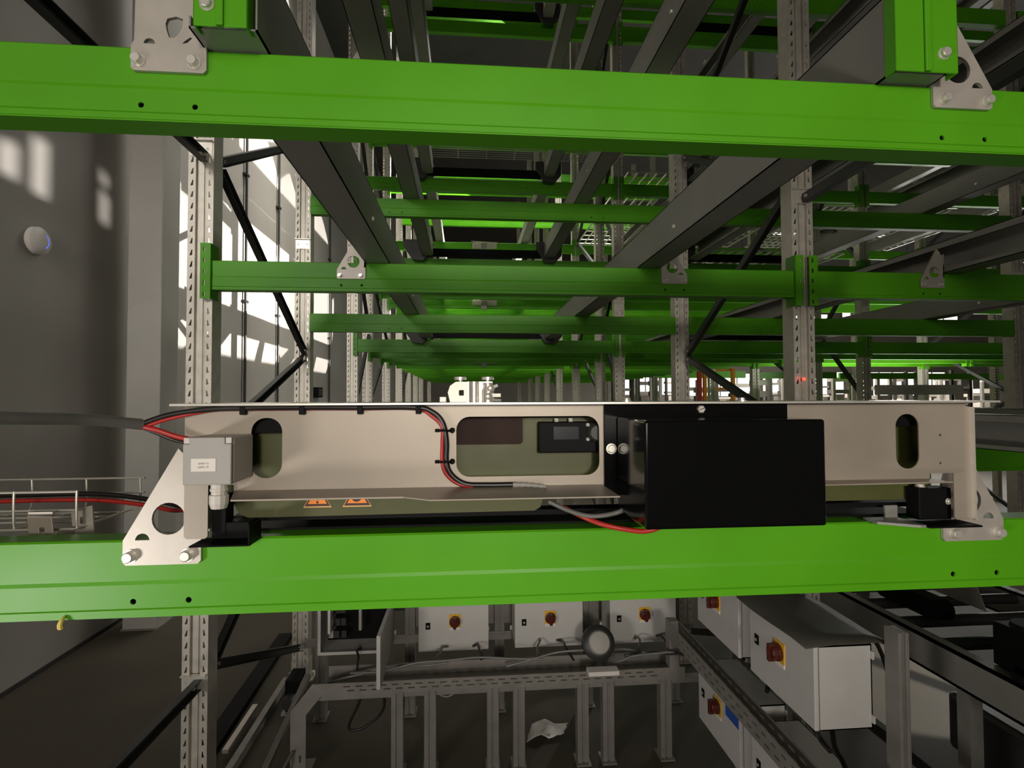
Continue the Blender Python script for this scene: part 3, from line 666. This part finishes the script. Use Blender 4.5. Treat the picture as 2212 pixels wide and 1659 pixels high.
tag(MB().plate([(-.84, .60), (-.36, .60), (-.36, .98), (-.84, .98)], [], 3.334, 3.337, XZ).build('backing_panel', M['dark'], None), 'dark backing panel behind the open cabinet', 'panel')
for i, x0 in enumerate((-.33, .20, .755)):
    tag(MB().box(x0, x0+.50, 3.334, 3.34, .50, .62).build('backing_panel', M['slot'], None), 'grey panel between the frame posts behind the %s closed cabinet' % ['left', 'middle', 'right'][i], 'panel', 'grey panels behind the cabinets')

# slotted cable channel
t = thing('cable_channel', 'long slotted steel cable channel in front of the low cabinet row', 'cable channel', (0, 2.75, .42))
L = MB(); slots = []
xx = -.60
while xx < 1.02:
    slots.append([(xx, .4375), (xx+.034, .4375), (xx+.034, .4435), (xx, .4435)]); slots.append([(xx-.02, .4575), (xx+.014, .4575), (xx+.014, .4635), (xx-.02, .4635)]); xx += .06
L.plate([(-.735, .417), (1.145, .417), (1.145, .479), (-.735, .479)], slots, 2.75, 2.7525, XZ)
L.build('front_side', M['slot'], t)
MB().box(-.735, 1.145, 2.7525, 2.93, .417, .4195).box(-.735, 1.145, 2.928, 2.93, .4195, .479).build('trough', M['slot'], t)
MB().plate([(-.735, .479), (-.735, .417), (-.73, .417), (-.80, .33), (-.80, .0), (-.875, .0), (-.875, .35), (-.77, .479)], [circ(-.85, .16, .006, 8), rrect(-.832, -.822, .10, .135, .003, 3)], 2.75, 2.7525, XZ).box(-.875, -.80, 2.7525, 2.93, 0, .0025).box(-.875, -.8725, 2.7525, 2.93, 0, .35).build('drop_bend', M['slot'], t)
t = thing('cable_channel', 'slotted steel cable channel running toward the camera in front of the right cabinets', 'cable channel', (1.04, 2.0, .60))
slots = []; yy = 1.45
while yy < 2.6:
    slots.append([(yy, .662), (yy+.034, .662), (yy+.034, .668), (yy, .668)]); slots.append([(yy+.02, .692), (yy+.054, .692), (yy+.054, .698), (yy+.02, .698)]); yy += .06
MB().plate([(1.30, .642), (2.74, .642), (2.74, .72), (1.30, .72)], slots, 1.055, 1.0575, YZ).build('front_side', M['slot'], t)
MB().box(1.0575, 1.115, 1.30, 2.74, .642, .6445).box(1.1125, 1.115, 1.30, 2.74, .6445, .72).build('trough', M['slot'], t)
MB().box(1.06, 1.11, 2.745, 2.80, .48, .72).build('riser', M['slot'], t)
# cables around the channel
def rnd_cable(i, p0, p1, sag, lab, r=.006, m='gcable'):
    pts = []
    for k_ in range(7):
        q = k_/6; v = Vector(p0).lerp(Vector(p1), q); v.z += sag*math.sin(PI*q) + random.uniform(-.012, .012); v.y += random.uniform(-.015, .015); v.x += random.uniform(-.012, .012); pts.append(v)
    wire_thing('loose_cable', lab, pts, r, m, 'cable', 8, 'loose cables around the cabinets')
rnd_cable(0, (-.78, 2.80, .42), (-.10, 2.86, .50), .05, 'grey cable arching over the left bend of the channel')
rnd_cable(1, (-.60, 2.82, .49), (.40, 2.85, .50), .03, 'grey cable lying along the channel, left half')
rnd_cable(2, (.2, 2.84, .49), (1.0, 2.86, .50), .04, 'grey cable lying along the channel, right half')
rnd_cable(3, (.75, 2.80, .48), (1.12, 2.70, .56), .05, 'grey cable rising toward the channel corner')
rnd_cable(4, (.85, 2.86, .49), (1.12, 2.66, .58), .03, 'dark cable rising toward the channel corner', .007, 'cable')
for i, xx in enumerate((-.62, -.10, .02, .43, .50, 1.00, 1.08)):
    rnd_cable(5+i, (xx, 3.14, .45), (xx+.06*(-1)**i, 2.86, .50), .045, 'short cable dropping from a cabinet gland, %s from the left' % ['first', 'second', 'third', 'fourth', 'fifth', 'sixth', 'seventh'][i], .006, 'gcable' if i % 2 else 'cable')
wire_thing('loose_cable', 'black cable loop hanging under the left part of the channel', [(-.53, 2.80, .41), (-.56, 2.80, .33), (-.60, 2.80, .245), (-.585, 2.80, .215), (-.53, 2.80, .225), (-.46, 2.80, .27), (-.425, 2.80, .33), (-.43, 2.80, .41)], .007, 'cable')
wire_thing('loose_cable', 'thin pale cable loop hanging under the channel middle', [(-.17, 2.80, .40), (-.13, 2.80, .365), (-.085, 2.80, .365), (-.04, 2.80, .41)], .005, 'frame')
wire_thing('loose_cable', 'pale cable drooping from the channel drop to the floor', [(-.86, 2.74, .16), (-.90, 2.66, .10), (-.97, 2.62, .03), (-1.05, 2.6, .01)], .008, 'gcable')
for i in range(7):
    y0_ = 1.5+i*.16
    rnd_cable(20+i, (1.16+.02*(i % 3), y0_, .73+.012*i), (1.30, y0_+.35, .75), -.05+.02*(i % 4), 'dark cable behind the right channel, %s from the camera' % ['nearest', 'second', 'third', 'fourth', 'fifth', 'sixth', 'seventh'][i], .009, 'cable')
t = thing('cable_spool', 'round dark coil with a white flange lying on the channel', 'cable coil', (.70, 2.80, .49))
MB().lathe((.70, 2.86, .575), (0, -1, .45), [(.075, 0), (.088, .015), (.088, .04), (.07, .055), (.06, .058)], 28).build('coil', M['dark'], t, True)
MB().box(.615, .775, 2.69, 2.748, .482, .504).build('flange', M['white'], t, bevel=.002)
MB().lathe((.70, 2.805, .60), (0, -1, .45), [(.058, 0), (.052, .01), (.02, .016)], 24).build('core', M['grey'], t, True)

# floor-level rail parts at the left
tag(MB().bar((-1.36, 2.3, .02), (-1.44, 4.4, .02), .10, .04).build('floor_rail', M['black'], None), 'dark rail on the floor along the left posts', 'floor rail')
tag(MB().bar((-1.19, 2.5, .03), (-1.20, 3.68, .03), .035, .05).build('floor_profile', M['frame'], None), 'grey profile on the floor right of the dark rail', 'profile')
tag(MB().bar((-1.27, 2.95, .05), (-1.27, 3.35, .06), .03, .02).build('floor_strip', M['zinc'], None), 'pale strip lying beside the dark floor rail', 'strip')
tag(MB().bar((-1.0, 2.6, .04), (-.92, 3.2, .30), .03, .03).build('floor_profile', M['frame'], None), 'grey profile leaning beside the channel drop', 'profile')
c = thing('motor_block', 'small dark motor block on the floor at the left posts', 'motor', (-1.05, 3.4, 0))
MB().box(-1.10, -1.02, 3.35, 3.5, .0, .20).build('body', M['black'], c, bevel=.006)
MB().cyl((-1.06, 3.35, .10), (-1.06, 3.27, .10), .035, n=16).build('shaft_hub', M['dark'], c)
MB().box(-1.115, -1.0, 3.33, 3.52, 0, .015).build('base', M['frame'], c)
pv = []; pf = []; pn = 9  # pale mesh standing in for light dapples on the floor
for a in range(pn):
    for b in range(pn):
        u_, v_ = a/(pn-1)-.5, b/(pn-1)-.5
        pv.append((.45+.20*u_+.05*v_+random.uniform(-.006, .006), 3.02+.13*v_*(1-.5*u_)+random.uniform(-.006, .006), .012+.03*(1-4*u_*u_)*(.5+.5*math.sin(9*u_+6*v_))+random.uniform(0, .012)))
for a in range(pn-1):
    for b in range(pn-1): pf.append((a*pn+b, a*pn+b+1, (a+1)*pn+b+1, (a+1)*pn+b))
o = MB().add(pv, pf).build('light_dapple', M['white'], None, True); tag(o, 'pale crumpled patch standing in for light dapples under the channel', 'light dapple')
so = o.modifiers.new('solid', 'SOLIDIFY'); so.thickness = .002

# ------------------------------------------------------------------ conveyor at the lower right
t = thing('conveyor', 'dark grey conveyor with side plates and feet at the lower right', 'conveyor', (2.1, 2.4, 0))
for x0 in (1.745, 2.55): MB().box(x0, x0+.012, 1.1, 4.6, .86, .985).box(x0, x0+.05, 1.1, 4.6, .975, .985).box(x0, x0+.05, 1.1, 4.6, .86, .87).build('side_plate', M['rail'], t)
for i in range(16):
    MB().cyl((1.76, 1.3+i*.2, .955), (2.55, 1.3+i*.2, .955), .024, n=14).build('roller', M['dark'], t, True)
for yy in (1.75, 3.2, 4.4):
    for x0 in (1.76, 2.5): MB().box(x0, x0+.05, yy, yy+.05, 0, .86).build('leg', M['frame'], t)
    MB().box(1.76, 2.55, yy, yy+.05, .35, .40).build('cross_member', M['dark'], t)
dv = MB().box(1.80, 2.0, 1.50, 1.70, .985, 1.13).box(1.86, 1.98, 1.48, 1.55, .90, 1.16); dv.build('drive_head', M['black'], t, bevel=.006)
MB().cyl((1.775, 1.55, .93), (1.775, 1.55, 1.16), .008, n=10).build('guide_rod', M['edge'], t)
for zz in (.99, 1.15): MB().lathe((1.79, 1.56, zz), (0, 0, 1), [(.05, 0), (.055, .01), (.05, .025)], 18).build('knob', M['black'], t)
MB().plate([(2.1, .985), (2.9, .985), (2.88, 1.10), (2.75, 1.16), (2.3, 1.16), (2.15, 1.10)], [], 2.2, 2.204, YZ).build('guard_plate', M['slot'], t)
MB().plate(rrect(2.0, 2.35, .985, 1.07, .04), [], 1.90, 1.96, YZ).build('belt_guard', M['black'], t)
for yy in (1.3, 2.0, 2.7): MB().lathe((1.745, yy, .90), (-1, 0, 0), [(.012, 0), (.012, .01), (.008, .012)], 10).build('bolt', M['edge'], t)
wire_thing('loose_cable', 'dark cable hanging beside the conveyor behind the right cabinet', [(1.50, 2.2, .93), (1.60, 2.15, .92), (1.69, 2.1, .89), (1.68, 2.0, .70), (1.67, 2.0, .3), (1.68, 2.0, .01)], .008, 'cable')
tag(MB().box(2.2, 2.5, 1.9, 2.3, .30, .55).build('gear_motor', M['dark'], None, bevel=.02), 'dark gear motor below the conveyor', 'motor')

# ------------------------------------------------------------------ things deeper in the rack
def wire_shelf(x0, x1, y0, y1, z, nx, ny, label, m='wire', r=.003):
    if not seen(x0, x1, y0, y1, z-.02, z+.02): return
    t = thing('wire_shelf', label, 'wire shelf', (x0, y0, z), 'wire shelves on the rails')
    a = MB(); b = MB()
    for i in range(ny): b.cyl((x0, y0+(y1-y0)*i/(ny-1), z), (x1, y0+(y1-y0)*i/(ny-1), z), r, n=6)
    for i in range(nx): a.cyl((x0+(x1-x0)*i/(nx-1), y0, z-.006), (x0+(x1-x0)*i/(nx-1), y1, z-.006), r*1.3, n=6)
    b.build('cross_wires', M[m], t)['kind'] = 'stuff'; a.build('long_wires', M[m], t)
wire_shelf(-.36, .74, 3.9, 5.2, 4.285, 5, 30, 'wire shelf on the rails, left bay, three levels above the carriage')
wire_shelf(.92, 1.5, 3.9, 5.2, 4.285, 14, 30, 'fine wire mesh shelf right of the rails, left bay, three levels above', 'wire', .002)
wire_shelf(1.7, 4.1, 5.4, 8.0, 3.474, 24, 14, 'wire shelf in the second bay, two levels above the carriage', 'edge', .008)
wire_shelf(4.4, 6.8, 6.12, 7.6, 3.318, 24, 14, 'wire shelf in the third bay, two levels above the carriage', 'edge', .008)
wire_shelf(1.7, 4.1, 5.4, 8.0, 4.29, 24, 14, 'wire shelf in the second bay, three levels above the carriage', 'edge', .008)
wire_shelf(4.4, 6.8, 6.2, 8.0, 4.292, 24, 14, 'wire shelf in the third bay, three levels above the carriage', 'edge', .008)
wire_shelf(2.38, 3.46, 6.2, 8.0, 2.645, 24, 14, 'wire shelf in the second bay, one level above the carriage', 'edge', .008)
wire_shelf(4.4, 6.8, 6.12, 7.6, 2.5, 24, 14, 'wire shelf in the third bay, one level above the carriage', 'edge', .008)
for l in range(1, 6):
    for b in (0, 1):
        z = LZ[l]; x0 = BX[b]+.57
        if not seen(x0, x0+1.5, 5.24, 5.32, z-.06, z+.1): continue
        t = thing('end_stop', 'black cross bar with end stops at the fourth row, %s, %s' % (LW[l], BW[b]), 'end stop', (x0, 5.3, z), 'black end stops across the rails')
        MB().box(x0+.05, x0+1.45, 5.262, 5.30, z+.01, z+.085).build('cross_bar', M['black'], t)
        for xx in (x0, x0+1.31): MB().plate([(xx-.06, z+.09), (xx+.03, z-.04), (xx+.13, z-.05), (xx+.20, z+.03), (xx+.20, z+.16), (xx-.06, z+.16)], [], 5.22, 5.262, XZ).build('stop_block', M['dark'], t, bevel=.004)
for l in (1, 2, 3):
    z = LZ[l]
    t = thing('beam_stop', 'small grey stop bracket on the seventh row beam, %s' % LW[l], 'stop bracket', (.23, 7.48, z), 'small stop brackets mid-beam')
    MB().box(.08, .42, 7.47, 7.50, z-.09, z-.01).build('plate', M['zinc'], t, bevel=.003)
    MB().box(.2, .28, 7.44, 7.47, z-.15, z-.02).build('tongue', M['rail'], t, bevel=.003)
    MB().bar((.06, 7.45, z+.0), (.44, 7.45, z-.015), .02, .012).build('top_strip', M['zinc'], t)
tag(MB().box(4.36, 5.35, 5.30, 5.34, 1.925, 2.03).box(4.36, 5.35, 5.29, 5.30, 1.985, 2.03).build('guard_profile', M['lgrey'], None, bevel=.003), 'pale steel guard profile right of the third post line', 'guard')
t = thing('safety_frame', 'yellow safety frame standing in the bright gap beyond the racks', 'safety frame', (6.2, 13.0, 0))
for xx in (6.0, 6.75): MB().box(xx, xx+.08, 13.0, 13.08, 0, 2.65).build('frame_post', M['amber'], t)
MB().box(6.08, 6.75, 13.02, 13.06, 2.1, 2.16).box(6.08, 6.75, 13.02, 13.06, 2.58, 2.65).build('frame_rail', M['amber'], t)
tag(MB().box(5.84, 5.95, 13.0, 13.06, 0, 2.62).build('marker_post', mat('red_paint', (.6, .06, .03), .5), None), 'red marker post beside the yellow safety frame', 'post')
for i, (xx, yy, zz, lab) in enumerate(((1.548, 2.320, 1.985, 'red indicator light on the right upright above the carriage'), (6.985, 8.906, 2.15, 'red signal light far right between the posts'), (4.29, 10.306, 2.1, 'red signal light low on the third post line'))):
    tag(MB().lathe((xx, yy, zz), (0, -1, 0), [(.008+.012*(i > 0), 0), (.008+.012*(i > 0), .004), (.004, .007)], 14).build('indicator_light', M['redled'], None), lab, 'indicator light')
# machines and racks in the bright hall beyond
ORD = ['first', 'second', 'third', 'fourth', 'fifth', 'sixth', 'seventh', 'eighth', 'ninth', 'tenth', 'eleventh', 'twelfth', 'thirteenth', 'fourteenth', 'fifteenth', 'sixteenth', 'seventeenth', 'eighteenth', 'nineteenth', 'twentieth', 'twenty-first', 'twenty-second', 'twenty-third', 'twenty-fourth']
hall_mats = ['lgrey', 'dark', 'white', 'zinc', 'frame', 'grey', 'white', 'rail']
for i in range(24):
    yy = 17.5+(i*5 % 8)+random.uniform(0, .6); xx = (.29+i*.0335)*yy+random.uniform(-.2, .2); hh = random.uniform(.9, 1.5); wd = random.uniform(.35, .9)
    t = thing('storage_rack', 'pale shelf unit in the bright hall, %s from the left' % ORD[i], 'shelf unit', (xx, yy, 0), 'shelf units in the bright hall')
    m1, m2 = hall_mats[i % 8], hall_mats[(i*3+1) % 8]
    for px in (xx, xx+wd): MB().box(px-.05, px+.05, yy, yy+.1, 0, 1.9+hh*.7).build('post', M['dark' if i % 3 == 0 else m1], t)
    for q in range(4): MB().box(xx+.05, xx+wd-.05, yy, yy+.5, 1.15+q*hh/3, 1.15+q*hh/3+.09+.05*(i % 3)).build('shelf', M[hall_mats[(i+q) % 8]], t)
    bx = MB().box(xx+.1, xx+wd*.6, yy+.02, yy+.4, 1.3+hh/3, 1.3+hh/3+.22); bx.build('crate', M[m2], t)
for i in range(6):
    tag(MB().box(6.2+i*3.6, 6.2+i*3.6+3.1, 17+i*.5, 17.1+i*.5, 2.56, 2.78).build('hall_beam', M['green'], None), 'bright green beam in the lit hall, %s from the left' % ORD[i], 'beam', 'green beams in the lit hall')

for i, yy in enumerate((13.5, 17, 20.5, 24, 27.5)):  # lamps added to give bright streaks between the racks
    for j in range(5):
        xx = 7.6+j*4.2+.35*i
        t = thing('streak_lamp', 'added ceiling lamp for bright streaks, far hall, %s row back, %s from the left' % (ORD[i], ORD[j]), 'lamp', (xx, yy, 8.6), 'added ceiling lamps of the far hall')
        MB().box(xx, xx+1.5, yy-.09, yy+.09, 8.62, 8.70).build('housing', M['lgrey'], t)
        MB().box(xx+.02, xx+1.48, yy-.07, yy+.07, 8.59, 8.62).build('diffuser', M['lampglow'], t)
        for q in (.2, 1.3): MB().cyl((xx+q, yy, 8.70), (xx+q, yy, 9.6), .008, n=6).build('hanger', M['dark'], t)
